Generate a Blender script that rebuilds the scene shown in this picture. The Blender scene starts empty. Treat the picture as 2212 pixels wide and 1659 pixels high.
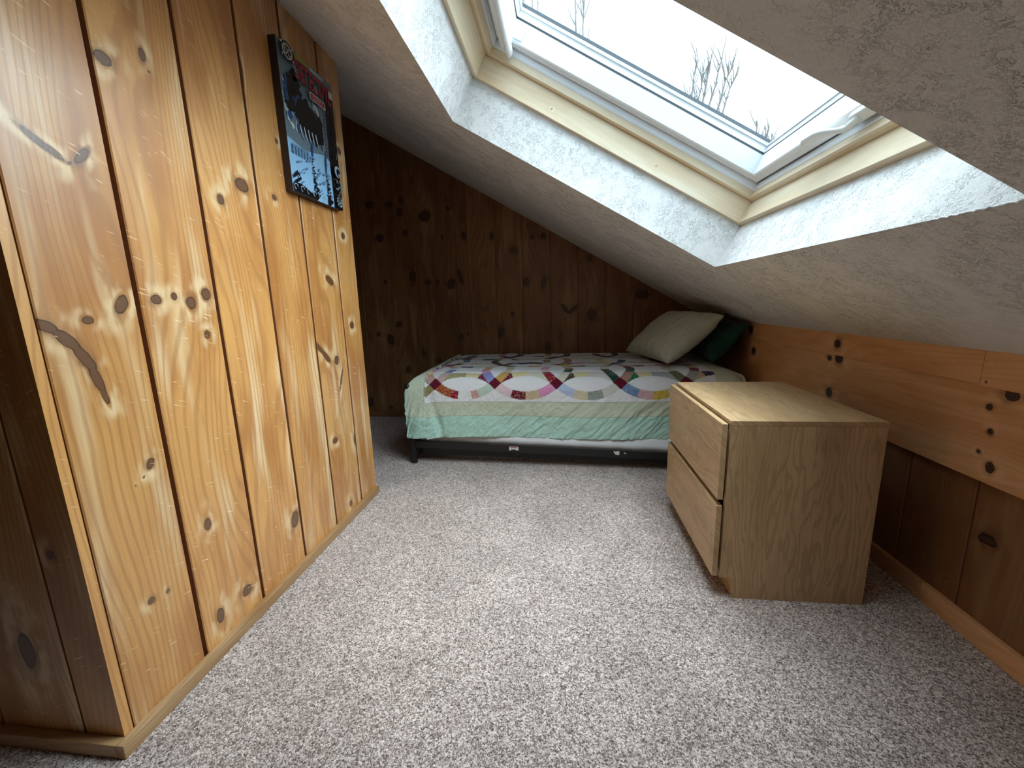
import bpy, bmesh, math, random
import numpy as np
from mathutils import Vector, Matrix, noise
random.seed(7); rng=np.random.default_rng(5)
scn=bpy.context.scene; COL=scn.collection
PI=math.pi
# ------------------------------------------------------------------ helpers
def newmesh(name,verts,faces,mat=None,parent=None,uv=None,mats=None,midx=None,smooth=False):
    me=bpy.data.meshes.new(name)
    me.from_pydata([tuple(map(float,v)) for v in verts],[],[tuple(int(i) for i in f) for f in faces])
    if uv is not None:
        ul=me.uv_layers.new(name='UVMap')
        vi=np.zeros(len(me.loops),dtype=np.int32); me.loops.foreach_get('vertex_index',vi)
        ul.data.foreach_set('uv',np.asarray(uv,dtype=np.float32)[vi].ravel())
    for m in (mats or ([mat] if mat else [])): me.materials.append(m)
    if midx is not None: me.polygons.foreach_set('material_index',np.asarray(midx,dtype=np.int32))
    if smooth: me.polygons.foreach_set('use_smooth',[True]*len(me.polygons))
    me.update()
    o=bpy.data.objects.new(name,me); COL.objects.link(o)
    if parent: o.parent=parent
    return o
def empty(name,loc=(0,0,0),rotz=0):
    o=bpy.data.objects.new(name,None); o.location=loc; o.rotation_euler=(0,0,rotz); COL.objects.link(o); return o
def tag(o,label=None,cat=None,group=None,kind=None):
    if label:o['label']=label
    if cat:o['category']=cat
    if group:o['group']=group
    if kind:o['kind']=kind
    return o
def attr(o,name,typ,data,dom='POINT'):
    a=o.data.attributes.new(name,typ,dom)
    key='vector' if typ=='FLOAT_VECTOR' else ('color' if typ=='FLOAT_COLOR' else 'value')
    a.data.foreach_set(key,np.asarray(data,dtype=np.float32).ravel())
def bm_obj(name,bm,mat,parent=None,smooth=False,mats=None):
    me=bpy.data.meshes.new(name); bm.to_mesh(me); bm.free()
    for m in (mats or [mat]): me.materials.append(m)
    if smooth: me.polygons.foreach_set('use_smooth',[True]*len(me.polygons))
    o=bpy.data.objects.new(name,me); COL.objects.link(o)
    if parent:o.parent=parent
    return o
def add_box(bm,lo,hi,bev=0.0,seg=2,M=None,mi=0):
    r=bmesh.ops.create_cube(bm,size=1.0); vs=r['verts']
    c=[(a+b)/2 for a,b in zip(lo,hi)]; s=[b-a for a,b in zip(lo,hi)]
    for v in vs: v.co=Vector((c[0]+v.co.x*s[0],c[1]+v.co.y*s[1],c[2]+v.co.z*s[2]))
    fs=set(f for v in vs for f in v.link_faces)
    if bev>0:
        es=list(set(e for v in vs for e in v.link_edges))
        r=bmesh.ops.bevel(bm,geom=es,offset=bev,segments=seg,affect='EDGES',profile=.6)
        vs=list(set(v for f in r['faces'] for v in f.verts)|set(v for v in vs if v.is_valid))
        fs=set(f for v in vs for f in v.link_faces)
    if M is not None:
        for v in vs: v.co=M@v.co
    for f in fs: f.material_index=mi
    return vs
def box(name,lo,hi,mat,parent=None,bev=0.0,M=None):
    bm=bmesh.new(); add_box(bm,lo,hi,bev,M=M); return bm_obj(name,bm,mat,parent)
def tube(bm,pts,rads,n=8,cap=True):
    pts=[Vector(p) for p in pts]; rings=[]
    up=Vector((0,0,1)); prev=None
    for i,p in enumerate(pts):
        t=(pts[min(i+1,len(pts)-1)]-pts[max(i-1,0)]).normalized()
        if prev is None:
            a=t.orthogonal().normalized()
        else:
            a=(prev-t*prev.dot(t)); a=a.normalized() if a.length>1e-6 else t.orthogonal().normalized()
        prev=a; b=t.cross(a)
        r=rads[i] if hasattr(rads,'__len__') else rads
        rings.append([bm.verts.new(p+(a*math.cos(2*PI*k/n)+b*math.sin(2*PI*k/n))*r) for k in range(n)])
    for r0,r1 in zip(rings,rings[1:]):
        for k in range(n): bm.faces.new((r0[k],r0[(k+1)%n],r1[(k+1)%n],r1[k]))
    if cap:
        bm.faces.new(rings[0][::-1]); bm.faces.new(rings[-1])
# ------------------------------------------------------------------ materials
class NT:
    def __init__(s,name):
        s.m=bpy.data.materials.new(name); s.m.use_nodes=True; s.t=s.m.node_tree; s.t.nodes.clear()
        s.out=s.n('ShaderNodeOutputMaterial')
    def n(s,typ,**k):
        x=s.t.nodes.new(typ)
        for a,b in k.items(): setattr(x,a,b)
        return x
    def put(s,sock,v):
        if v is None:return
        if isinstance(v,bpy.types.NodeSocket): s.t.links.new(v,sock)
        else:
            try: sock.default_value=v
            except Exception:
                sock.default_value=(*v,1) if len(v)==3 else v
    def math(s,op,a,b=None,c=None,clamp=False):
        x=s.n('ShaderNodeMath',operation=op); x.use_clamp=clamp
        s.put(x.inputs[0],a); s.put(x.inputs[1],b); s.put(x.inputs[2],c); return x.outputs[0]
    def comb(s,a,b,c=0.0):
        x=s.n('ShaderNodeCombineXYZ'); s.put(x.inputs[0],a);s.put(x.inputs[1],b);s.put(x.inputs[2],c); return x.outputs[0]
    def sep(s,v):
        x=s.n('ShaderNodeSeparateXYZ'); s.put(x.inputs[0],v); return x.outputs
    def noise(s,vec,scale,detail=2,rough=.5,dist=0.0):
        x=s.n('ShaderNodeTexNoise'); s.put(x.inputs['Vector'],vec); s.put(x.inputs['Scale'],scale); s.put(x.inputs['Detail'],detail)
        s.put(x.inputs['Roughness'],rough); s.put(x.inputs['Distortion'],dist); return x.outputs['Fac']
    def ramp(s,f,pts,interp='LINEAR'):
        x=s.n('ShaderNodeValToRGB'); x.color_ramp.interpolation=interp
        e=x.color_ramp.elements
        while len(e)<len(pts): e.new(.5)
        for q,(p,c) in zip(e,pts): q.position=p; q.color=(*c,1) if not isinstance(c,(int,float)) else (c,c,c,1)
        s.put(x.inputs[0],f); return x.outputs[0]
    def mix(s,f,a,b,bt='MIX'):
        x=s.n('ShaderNodeMix',data_type='RGBA',blend_type=bt); s.put(x.inputs[0],f); s.put(x.inputs[6],a); s.put(x.inputs[7],b); return x.outputs[2]
    def rng(s,v,a,b,c=0.0,d=1.0,it='SMOOTHSTEP'):
        x=s.n('ShaderNodeMapRange',interpolation_type=it); s.put(x.inputs[0],v); s.put(x.inputs[1],a);s.put(x.inputs[2],b);s.put(x.inputs[3],c);s.put(x.inputs[4],d); return x.outputs[0]
    def bump(s,h,st,dist,nrm=None):
        x=s.n('ShaderNodeBump'); s.put(x.inputs['Height'],h); s.put(x.inputs['Strength'],st); s.put(x.inputs['Distance'],dist); s.put(x.inputs['Normal'],nrm); return x.outputs[0]
    def bsdf(s,**k):
        x=s.n('ShaderNodeBsdfPrincipled')
        for a,v in k.items(): s.put(x.inputs[a.replace('_',' ')],v)
        s.t.links.new(x.outputs[0],s.out.inputs[0]); return x
    def att(s,name,o='Fac'):
        x=s.n('ShaderNodeAttribute'); x.attribute_name=name; return x.outputs[o]
    def obj(s): return s.n('ShaderNodeTexCoord').outputs['Object']
    def uv(s): return s.n('ShaderNodeUVMap').outputs[0]

def plain(name,col,rough=.5,spec=.5,metal=0.0,bumpsc=None,bst=.2):
    t=NT(name); k=dict(Base_Color=(*col,1),Roughness=rough,Metallic=metal); k['Specular_IOR_Level']=spec
    if bumpsc: k['Normal']=t.bump(t.noise(t.obj(),bumpsc,3),bst,.002)
    v=t.noise(t.obj(),9,2); c=t.mix(t.rng(v,.3,.7,0,.12),(*col,1),(*[x*.8 for x in col],1)); k['Base_Color']=c
    t.bsdf(**k); return t.m

def pine(name,pale,mid,amber,dark,rough=.36,ring=1.0,knotc=(.16,.07,.03),halo=(.16,.07,.025),hs=.5,scr=0.0,spec=.5,coat=0.0,pls=.7):
    t=NT(name); u,v,_=t.sep(t.uv()); w=t.att('warp'); b=t.att('board')
    kn=t.att('knot','Vector'); kx,ky,ks=t.sep(kn)
    g=t.math('ADD',u,w)
    bz=t.math('MULTIPLY',b,37.0)
    low=t.noise(t.comb(t.math('MULTIPLY',g,4.5),t.math('MULTIPLY',v,.75),bz),1.0,1.0)
    wob=t.noise(t.comb(t.math('MULTIPLY',g,12),t.math('MULTIPLY',v,3),bz),1.0,2.0)
    ph=t.math('ADD',t.math('ADD',t.math('MULTIPLY',g,75.0),t.math('MULTIPLY',low,30.0)),t.math('MULTIPLY',wob,2.0))
    sn=t.math('SINE',t.math('MULTIPLY',ph,3.6))
    band=t.rng(sn,.1,1.0,0,1)
    fib=t.noise(t.comb(t.math('MULTIPLY',g,420),t.math('MULTIPLY',v,9),bz),1.0,2.0,.6)
    fib2=t.noise(t.comb(t.math('MULTIPLY',g,90),t.math('MULTIPLY',v,2.2),bz),1.0,2.0,.6)
    blo=t.noise(t.comb(t.math('MULTIPLY',g,9),t.math('MULTIPLY',v,2.3),t.math('ADD',bz,5.0)),1.0,3.0,.55)
    sil=t.noise(t.comb(t.math('MULTIPLY',g,14),t.math('MULTIPLY',v,1.6),t.math('ADD',bz,15.0)),1.0,2.0,.5)
    c=t.mix(t.rng(blo,.38,.68),(*mid,1),(*amber,1))
    c=t.mix(t.rng(sil,.53,.72,0,.75),c,(*pale,1))
    c=t.mix(t.math('MULTIPLY',band,.44*ring),c,(*dark,1))
    c=t.mix(t.rng(fib,.35,.72,0,.20),c,(*dark,1))
    c=t.mix(t.rng(fib2,.5,.75,0,.25),c,(*amber,1))
    # board to board variation
    bv=t.rng(b,0,1,.88,1.1,'LINEAR'); c=t.mix(1.0,c,t.comb(bv,bv,bv),'MULTIPLY')
    # knots
    d=kx
    dn=t.math('ADD',d,t.math('MULTIPLY',t.math('SUBTRACT',t.noise(t.comb(t.math('MULTIPLY',u,60),t.math('MULTIPLY',v,60),bz),1,2),.5),.35))
    h1=t.math('MULTIPLY',t.rng(dn,1.0,2.4,hs,0),t.rng(t.noise(t.comb(t.math('MULTIPLY',u,30),t.math('MULTIPLY',v,14),7.0),1,2),.35,.65,.25,1.2))
    hn=t.noise(t.comb(t.math('MULTIPLY',u,26),t.math('MULTIPLY',v,11),bz),1,2); pl=t.math('MULTIPLY',t.math('MULTIPLY',t.rng(dn,1.1,1.6,0,1),t.rng(dn,1.8,4.2,1,0)),t.rng(hn,.42,.62,0,pls))
    c=t.mix(h1,c,(*halo,1)); c=t.mix(pl,c,(*pale,1))
    rg=t.math('SINE',t.math('MULTIPLY',dn,11.0))
    kc=t.mix(t.rng(rg,-.6,.8,0,.55),(*knotc,1),(*halo,1))
    kc=t.mix(t.rng(dn,.70,.93,0,.8),kc,tuple(x*.28 for x in knotc)+(1,))
    c=t.mix(t.math('MULTIPLY',t.rng(dn,.93,1.06,1,0),ks),c,kc)
    if scr>0:
        # shallow scratches and dents, pale where the finish is gone
        s1=t.noise(t.comb(t.math('MULTIPLY',u,22),t.math('ADD',t.math('MULTIPLY',v,170),t.math('MULTIPLY',u,60)),2.0),1.0,2.0,.5)
        msk=t.noise(t.comb(u,v,9.0),7.0,2.0)
        sm=t.math('MULTIPLY',t.rng(s1,.655,.70),t.rng(msk,.46,.58))
        c=t.mix(t.math('MULTIPLY',sm,scr),c,(*pale,1))
    hgt=t.math('ADD',t.math('MULTIPLY',fib,.5),t.math('MULTIPLY',band,-.5))
    rr=t.rng(fib2,.3,.8,rough-.05,rough+.12)
    t.bsdf(Base_Color=c,Roughness=rr,Specular_IOR_Level=spec,Coat_Weight=coat,Coat_Roughness=.30,Normal=t.bump(hgt,.12,.002)); return t.m

def oak(name,ax):
    # laminate with an oak print; ax = grain axis
    t=NT(name); x,y,z=t.sep(t.obj())
    if ax=='z': g,l,o=t.math('ADD',y,x),z,y
    else: g,l,o=t.math('ADD',z,x),y,x
    low=t.noise(t.comb(t.math('MULTIPLY',g,9),t.math('MULTIPLY',l,1.3),3.0),1,2,.55)
    wob=t.noise(t.comb(t.math('MULTIPLY',g,26),t.math('MULTIPLY',l,7),1.0),1,2)
    ph=t.math('ADD',t.math('MULTIPLY',g,90),t.math('ADD',t.math('MULTIPLY',low,26),t.math('MULTIPLY',wob,5)))
    band=t.rng(t.math('SINE',t.math('MULTIPLY',ph,3.0)),.0,1.0)
    fib=t.noise(t.comb(t.math('MULTIPLY',g,330),t.math('MULTIPLY',l,12),0.0),1,2,.6)
    blo=t.noise(t.comb(t.math('MULTIPLY',g,11),t.math('MULTIPLY',l,1.5),8.0),1,3)
    c=t.mix(t.rng(blo,.35,.7),(.66,.44,.235,1),(.52,.33,.165,1))
    c=t.mix(t.math('MULTIPLY',band,.38),c,(.32,.195,.09,1))
    c=t.mix(t.rng(fib,.45,.75,0,.3),c,(.22,.13,.06,1))
    t.bsdf(Base_Color=c,Roughness=.42,Specular_IOR_Level=.4,Normal=t.bump(fib,.05,.001)); return t.m

M_pine=pine('varnished_pine',(.92,.68,.38),(.70,.35,.105),(.49,.195,.048),(.37,.15,.042),rough=.40,scr=.8,coat=1.0,hs=.42)
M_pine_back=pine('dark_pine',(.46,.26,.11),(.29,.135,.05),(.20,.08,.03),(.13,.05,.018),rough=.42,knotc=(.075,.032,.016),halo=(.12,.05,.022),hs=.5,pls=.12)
M_pine_knee=pine('amber_pine',(.84,.50,.26),(.76,.41,.19),(.66,.32,.13),(.52,.23,.09),rough=.45,ring=.5,knotc=(.05,.025,.015),halo=(.10,.04,.02))
M_pine_low=pine('overhang_shaded_pine',(.36,.19,.08),(.30,.145,.055),(.24,.10,.035),(.17,.065,.022),rough=.5,ring=.5,knotc=(.05,.025,.015),halo=(.09,.035,.016),hs=.5,pls=.2)  # lower wall: shade under the overhanging board is painted into this darker pine
M_trimwood=pine('trim_pine',(.62,.42,.22),(.46,.27,.12),(.36,.19,.075),(.25,.12,.05),rough=.45,ring=.6)
M_lining=pine('clear_fir',(.86,.77,.60),(.80,.66,.46),(.72,.55,.35),(.58,.42,.24),rough=.4,ring=.28,knotc=(.30,.19,.10),halo=(.52,.34,.17))
M_tongue=plain('dark_tongue',(.30,.125,.05),.6)  # groove channels, coloured darker than the board faces
def ceiling_mat():
    t=NT('textured_ceiling_paint'); o=t.obj()
    # splattered drywall mud, flattened: irregular short ridges
    a=t.noise(o,30,3,.55,.8); b=t.noise(o,175,3,.6,1.2); m=t.noise(o,5,2)
    blob=t.math('MULTIPLY',t.rng(b,.50,.60),t.rng(a,.42,.62,.15,1)); blob=t.math('MULTIPLY',blob,t.rng(m,.36,.52,.25,1))
    fine=t.noise(o,420,2)
    h=t.math('ADD',blob,t.math('MULTIPLY',fine,.10))
    t.bsdf(Base_Color=t.mix(t.rng(m,.3,.7,0,.5),(.80,.79,.77,1),(.75,.74,.72,1)),Roughness=.75,Specular_IOR_Level=.25,Normal=t.bump(h,.9,.0026)); return t.m
M_ceil=ceiling_mat()
def carpet_mat():
    t=NT('beige_carpet'); o=t.obj()
    x,y,z=t.sep(o)
    ang=t.noise(o,2.2,2)
    d=t.noise(o,125,3,.62,2.4); d2=t.noise(o,330,2,.6,1.0); p=t.noise(o,3.1,4,.6,.5); p2=t.noise(o,14,3,.6)
    vor=t.n('ShaderNodeTexVoronoi'); t.put(vor.inputs['Vector'],o); t.put(vor.inputs['Scale'],210.0)
    vr=t.sep(vor.outputs['Color'])[0]
    f=t.math('ADD',t.math('MULTIPLY',d,.9),t.math('ADD',t.math('MULTIPLY',t.math('SUBTRACT',vr,.5),.16),t.math('MULTIPLY',t.math('SUBTRACT',d2,.5),.25)))
    c=t.ramp(f,[(.32,(.11,.08,.068)),(.42,(.38,.297,.262)),(.50,(.63,.512,.462)),(.59,(.95,.83,.77))])
    bl=t.rng(t.math('ADD',t.math('MULTIPLY',p,.7),t.math('MULTIPLY',p2,.3)),.38,.64,.84,1.12,'LINEAR')
    c=t.mix(1.0,c,t.comb(bl,bl,bl),'MULTIPLY')
    h=t.math('ADD',t.math('MULTIPLY',d,.8),t.math('SUBTRACT',t.math('MULTIPLY',d2,.5),t.math('MULTIPLY',vor.outputs['Distance'],.5)))
    t.bsdf(Base_Color=c,Roughness=.95,Specular_IOR_Level=.1,Sheen_Weight=.12,Normal=t.bump(h,.55,.006)); return t.m
M_carpet=carpet_mat()
M_oakz=oak('oak_laminate_upright','z'); M_oaky=oak('oak_laminate_lengthwise','y')
M_black=plain('black_powder_coated_steel',(.012,.011,.011),.42)
M_whitepvc=plain('white_window_enamel',(.82,.84,.86),.28)
M_gasket=plain('dark_gasket',(.03,.035,.04),.6)
M_alu=plain('grey_glazing_bead',(.55,.62,.68),.35)
M_sheet=plain('white_sheet_cotton',(.80,.80,.82),.85,.2,bumpsc=60)
M_bark=plain('bare_bark',(.18,.15,.13),.9)
M_block=plain('pale_wood_block',(.45,.22,.12),.7)
M_grey=plain('grey_plastic_box',(.08,.075,.08),.6)
M_sticker=plain('white_paper_sticker',(.75,.72,.70),.6)
M_stickred=plain('red_print',(.35,.05,.04),.6)
M_hand=plain('white_plastic_handle',(.80,.82,.82),.3)
def cloth(name,col,col2,rough=.85,weave=900,stripe=0):
    t=NT(name); o=t.obj(); n=t.noise(o,14,3); w=t.noise(o,weave,2)
    c=t.mix(t.rng(n,.3,.7,0,.7),(*col,1),(*col2,1))
    if stripe:
        u,v,_=t.sep(t.uv()); s=t.math('SINE',t.math('MULTIPLY',u,stripe)); c=t.mix(t.rng(s,.75,.95,0,.35),c,tuple(x*1.25 for x in col)+(1,))
    t.bsdf(Base_Color=c,Roughness=rough,Specular_IOR_Level=.2,Sheen_Weight=.1,Normal=t.bump(t.math('ADD',w,t.math('MULTIPLY',t.noise(o,25,3),2.0)),.35,.002)); return t.m
M_sage=cloth('sage_pillowcase',(.55,.58,.47),(.47,.50,.41),stripe=22)
M_dkgreen=cloth('dark_green_pillowcase',(.010,.055,.038),(.006,.034,.025))
def quilt_mat():
    t=NT('quilt_patchwork'); c=t.att('quiltcol','Color'); o=t.obj(); pr=t.att('printamt')
    sp=t.noise(o,130,2,.6,.6); c2=t.mix(t.math('MULTIPLY',t.rng(sp,.56,.66),pr),c,t.mix(.55,c,(.85,.8,.7,1)))
    q=t.noise(o,38,3,.6,.4)
    t.bsdf(Base_Color=c2,Roughness=.9,Specular_IOR_Level=.15,Sheen_Weight=.1,Normal=t.bump(t.math('ADD',q,t.math('MULTIPLY',t.noise(o,600,1),.15)),.9,.008)); return t.m
M_quilt=quilt_mat()
def glass_mat():
    t=NT('window_glass'); tr=t.n('ShaderNodeBsdfTransparent'); tr.inputs[0].default_value=(.93,.96,.95,1)
    gl=t.n('ShaderNodeBsdfGlossy'); gl.inputs['Roughness'].default_value=.02; lw=t.n('ShaderNodeLayerWeight'); lw.inputs[0].default_value=.5; fr=t.n('ShaderNodeMath',operation='MULTIPLY_ADD'); pw=t.n('ShaderNodeMath',operation='POWER'); t.t.links.new(lw.outputs['Facing'],pw.inputs[0]); pw.inputs[1].default_value=5.0; t.t.links.new(pw.outputs[0],fr.inputs[0]); fr.inputs[1].default_value=.7; fr.inputs[2].default_value=.04
    mx=t.n('ShaderNodeMixShader'); t.t.links.new(fr.outputs[0],mx.inputs[0]); t.t.links.new(tr.outputs[0],mx.inputs[1]); t.t.links.new(gl.outputs[0],mx.inputs[2])
    t.t.links.new(mx.outputs[0],t.out.inputs[0]); return t.m
M_glass=glass_mat()

# ------------------------------------------------------------------ measured room (metres)
xL,yN,yF=-1.009,.685,2.041      # closet box: side wall plane, near and far faces
xR,zk,zs,zb=1.144,.8356,.7423,.476
yB=3.556; TH=.52504; T=math.tan(TH)
yBK=-2.2; xLL=-2.45; xLOW=1.186
zc=lambda x: zk+(xR-x)*T
SU=Vector((-math.cos(TH),0,math.sin(TH))); SN=Vector((math.sin(TH),0,math.cos(TH))); K0=Vector((xR,0,zk))
def RP(u,y,h): return K0+SU*u+SN*h+Vector((0,y,0))
U0,U1,Y0,Y1=.570,1.850,.702,1.939
# ------------------------------------------------------------------ boards with knots
def knot_fields(a,v,knots):
    """a,v arrays (m); knots: (a,v,ra,rv[,angle]). returns warp, knot vec"""
    warp=np.zeros_like(a); best=np.full_like(a,1e9); kx=np.full_like(a,9.0); ky=np.zeros_like(a)
    for k in knots:
        ka,kv,ra,rv=k[:4]; an=k[4] if len(k)>4 else 0.0
        dx=a-ka; dy=v-kv
        R=max(min(ra,rv*1.2),.004)*1.05
        q=dx*dx+(dy/2.6)**2
        warp-= np.where(True, R*R*dx/(q+R*R*.55),0)*np.exp(-q/(36*R*R))
        c,s=math.cos(an),math.sin(an)
        lx=(dx*c+dy*s)/ra; ly=(-dx*s+dy*c)/rv
        best=np.minimum(best,lx*lx+ly*ly)
    f=np.minimum(np.sqrt(best),8.0)
    return warp,np.stack([f,0*f,np.ones_like(a)],-1)
def plank_wall(name,O,A,V,N,edges,top,mat,knots=(),res=.012,gap=.009,depth=.011,bev=.0025,bot=0.0,parent=None,bseed=0,kind='structure',tight=None):
    """vertical boards in the plane O + a*A + v*V, facing N; edges = board edge positions along A"""
    O,A,V,N=map(lambda q:np.array(q,float),(O,A,V,N))
    r=np.random.default_rng(bseed+11)
    tight=gap if tight is None else tight
    cols=[];   # (a, offset, board)
    for i,(a0,a1) in enumerate(zip(edges,edges[1:])):
        g=(tight if i==1 else gap)/2; g2=(tight if i==0 else gap)/2; n=max(2,int((a1-a0-gap)/res)); br=r.random()
        if i>0: cols.append((a0+g-.0004,-depth,br))
        if i==0: cols.append((a0,0,br)); s=a0
        else: cols+= [(a0+g,-bev,br)]; s=a0+g+bev
        last=(i==len(edges)-2); e=a1 if last else a1-g2-bev
        for k in range(n+1):
            aa=s+(e-s)*k/n
            if i==0 and k==0: continue
            cols.append((aa,0,br))
        if not last: cols+=[(a1-g2,-bev,br),(a1-g2+.0004,-depth,br)]
    a=np.array([c[0] for c in cols]); off=np.array([c[1] for c in cols]); bd=np.array([c[2] for c in cols])
    tp=np.array([top(x) for x in a]); nv=max(2,int((tp.max()-bot)/res))
    tt=np.linspace(0,1,nv+1)[:,None]; vv=bot+(tp[None,:]-bot)*tt; aa=np.broadcast_to(a,vv.shape)
    P=O+aa[...,None]*A+vv[...,None]*V+off[None,:,None]*N
    nc=len(cols); idx=np.arange(nc*(nv+1)).reshape(nv+1,nc)
    q=np.stack([idx[:-1,:-1],idx[:-1,1:],idx[1:,1:],idx[1:,:-1]],-1).reshape(-1,4)
    if np.dot(np.cross(A,V),N)<0: q=q[:,::-1]
    P=P.reshape(-1,3); af=aa.ravel(); vf=vv.ravel(); bf=np.broadcast_to(bd,vv.shape).ravel()
    # knots only touch the board they sit on
    warp=np.zeros(len(af)); kn=np.tile([8.0,0,1.0],(len(af),1))
    for i,(a0,a1) in enumerate(zip(edges,edges[1:])):
        ks=[k for k in knots if a0<=k[0]<a1]
        m=(af>=a0-1e-6)&(af<=a1+1e-6)
        if ks and m.any():
            w,kk=knot_fields(af[m],vf[m],ks); warp[m]=w; kn[m]=kk
    dp=np.broadcast_to(off,vv.shape).ravel()[q].min(1)<-bev*1.5
    o=newmesh(name,P,q,None,parent,uv=np.stack([af,vf],-1),mats=[mat,M_tongue],midx=dp.astype(int))
    attr(o,'warp','FLOAT',warp); attr(o,'board','FLOAT',bf); attr(o,'knot','FLOAT_VECTOR',kn)
    if kind: o['kind']=kind
    return o
def wood_box(name,lo,hi,mat,parent=None,axis='y',bev=.002,knots=(),seed=.3,M=None,kind=None):
    """solid bevelled board with grain along axis; knots in (cross,long) metres"""
    bm=bmesh.new(); add_box(bm,lo,hi,bev)
    ax={'x':0,'y':1,'z':2}[axis]; oth=[i for i in range(3) if i!=ax]
    # cut along the length for knot fields
    L=hi[ax]-lo[ax]; n=max(1,int(L/.008)) if knots else 1
    for k in range(1,n):
        p=[0,0,0]; p[ax]=lo[ax]+L*k/n; no=[0,0,0]; no[ax]=1
        bmesh.ops.bisect_plane(bm,geom=bm.verts[:]+bm.edges[:]+bm.faces[:],plane_co=p,plane_no=no)
    if knots:
        c=oth[1]; W=hi[c]-lo[c]; n2=max(2,int(W/.006))
        for k in range(1,n2):
            p=[0,0,0]; p[c]=lo[c]+W*k/n2; no=[0,0,0]; no[c]=1
            bmesh.ops.bisect_plane(bm,geom=bm.verts[:]+bm.edges[:]+bm.faces[:],plane_co=p,plane_no=no)
    vs=[v.co.copy() for v in bm.verts]; bm.verts.index_update()
    fs=[[v.index for v in f.verts] for f in bm.faces]; bm.free()
    A=np.array([[v[oth[0]]*.73+v[oth[1]],v[ax]] for v in vs]); cr=np.array([v[oth[1]] for v in vs])
    w=np.zeros(len(vs)); kn=np.tile([8.0,0,1.0],(len(vs),1))
    if knots: w,kn=knot_fields(cr,A[:,1],knots)
    if M is not None: vs=[M@v for v in vs]
    o=newmesh(name,vs,fs,mat,parent,uv=A)
    attr(o,'warp','FLOAT',w); attr(o,'board','FLOAT',np.full(len(vs),seed)); attr(o,'knot','FLOAT_VECTOR',kn)
    if kind:o['kind']=kind
    return o

KL=[(0.945,1.555,0.0193,0.0152),(1.045,1.612,0.009,0.0144),(1.327,1.387,0.0293,0.0203),(1.228,1.322,0.0128,0.0149),(0.83,1.306,0.003,0.003),(1.057,1.581,0.004,0.0034),(0.964,1.029,0.0148,0.0125),(1.016,1.037,0.0095,0.0107),(1.064,1.02,0.0147,0.0174),(1.118,1.044,0.0161,0.0169),(0.799,0.985,0.0125,0.0088),(0.877,1.018,0.0136,0.0252,-.5),(1.101,0.93,0.0096,0.0117),(0.869,0.632,0.01,0.0146,-.5),(0.993,0.398,0.0116,0.0195),(0.981,0.109,0.0134,0.0242),(0.804,0.299,0.0093,0.009),(0.847,0.293,0.0056,0.0058,-.4),(0.824,0.593,0.0031,0.0032),(0.846,0.605,0.0032,0.0033),(1.09,0.11,0.0195,0.0175),(1.36,0.211,0.0205,0.0327,-.25),(1.777,0.762,0.0165,0.0205,-.4),(1.693,0.411,0.0202,0.0122),(1.873,0.362,0.0179,0.029),(1.766,0.069,0.0125,0.0152),(1.949,0.909,0.0168,0.0154),(1.791,1.112,0.03,0.016,-.5),(1.534,1.585,0.0081,0.0081),(1.481,1.385,0.0135,0.0097),(1.991,1.699,0.0146,0.0146),(1.95,1.321,0.0146,0.0127),(0.857,1.328,0.008,0.025,-.7),
 (.779,1.332,.007,.033,.95),(.806,1.318,.006,.02,.9),
 (.722,.977,.011,.024,1.1),(.752,.948,.0125,.032,.75),(.778,.905,.012,.034,.5),(.792,.858,.010,.034,.3),(.801,.818,.006,.024,.2),
 (1.655,.828,.010,.04,.8),(1.70,.785,.012,.035,.8),(1.80,.67,.007,.055,-.45),
 (1.395,1.60,.004,.05,.05),(1.40,1.72,.004,.05,-.05)]
KB=[(-1.414,1.815,0.0279,0.0215),(-1.312,1.842,0.0197,0.025),(-1.331,1.753,0.0238,0.0324),(-1.586,1.823,0.0322,0.0288),(-1.117,1.71,0.0471,0.0431),(-0.918,1.757,0.0155,0.0178),(-1.518,1.556,0.0366,0.0297),(-1.293,1.587,0.024,0.022),(-0.986,1.54,0.0197,0.0182),(-0.794,1.539,0.0194,0.0326),(-0.563,1.529,0.0153,0.0288),(-0.387,1.413,0.0266,0.0254),(-0.23,1.507,0.015,0.0143),(-0.144,1.511,0.0223,0.0249),(0.226,1.324,0.022,0.0251),(-1.252,1.229,0.0285,0.0457),(-1.117,1.182,0.0243,0.0229),(-1.04,1.18,0.0161,0.019),(-0.925,1.157,0.032,0.0418,-.4),(-0.842,1.215,0.018,0.0603,.3),(-0.286,1.159,0.0268,0.0335),(-0.141,1.151,0.019,0.0445,-.3),(0.245,0.879,0.0376,0.0452),(0.648,1.028,0.0508,0.0366),(-0.408,0.898,0.0157,0.0154),(-0.516,0.745,0.0279,0.0432,-.5),(-0.108,0.616,0.0234,0.0314),(-1.411,0.83,0.0252,0.024),(-1.49,0.698,0.034,0.0448),(-1.601,0.749,0.0171,0.0203),(-0.86,0.707,0.0204,0.0319,-.3),(-0.797,0.742,0.0081,0.0119),(-1.212,0.584,0.0252,0.0408,.4),(-1.066,0.508,0.0209,0.0205),(-1.354,0.428,0.0214,0.0292),(-1.501,1.195,0.0124,0.0154),(-1.729,0.131,0.0355,0.0392),(0.03,0.93,0.016,0.05,.7),(0.10,0.925,0.016,0.05,-.9),(-1.543,0.084,0.0176,0.0174)]
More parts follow.
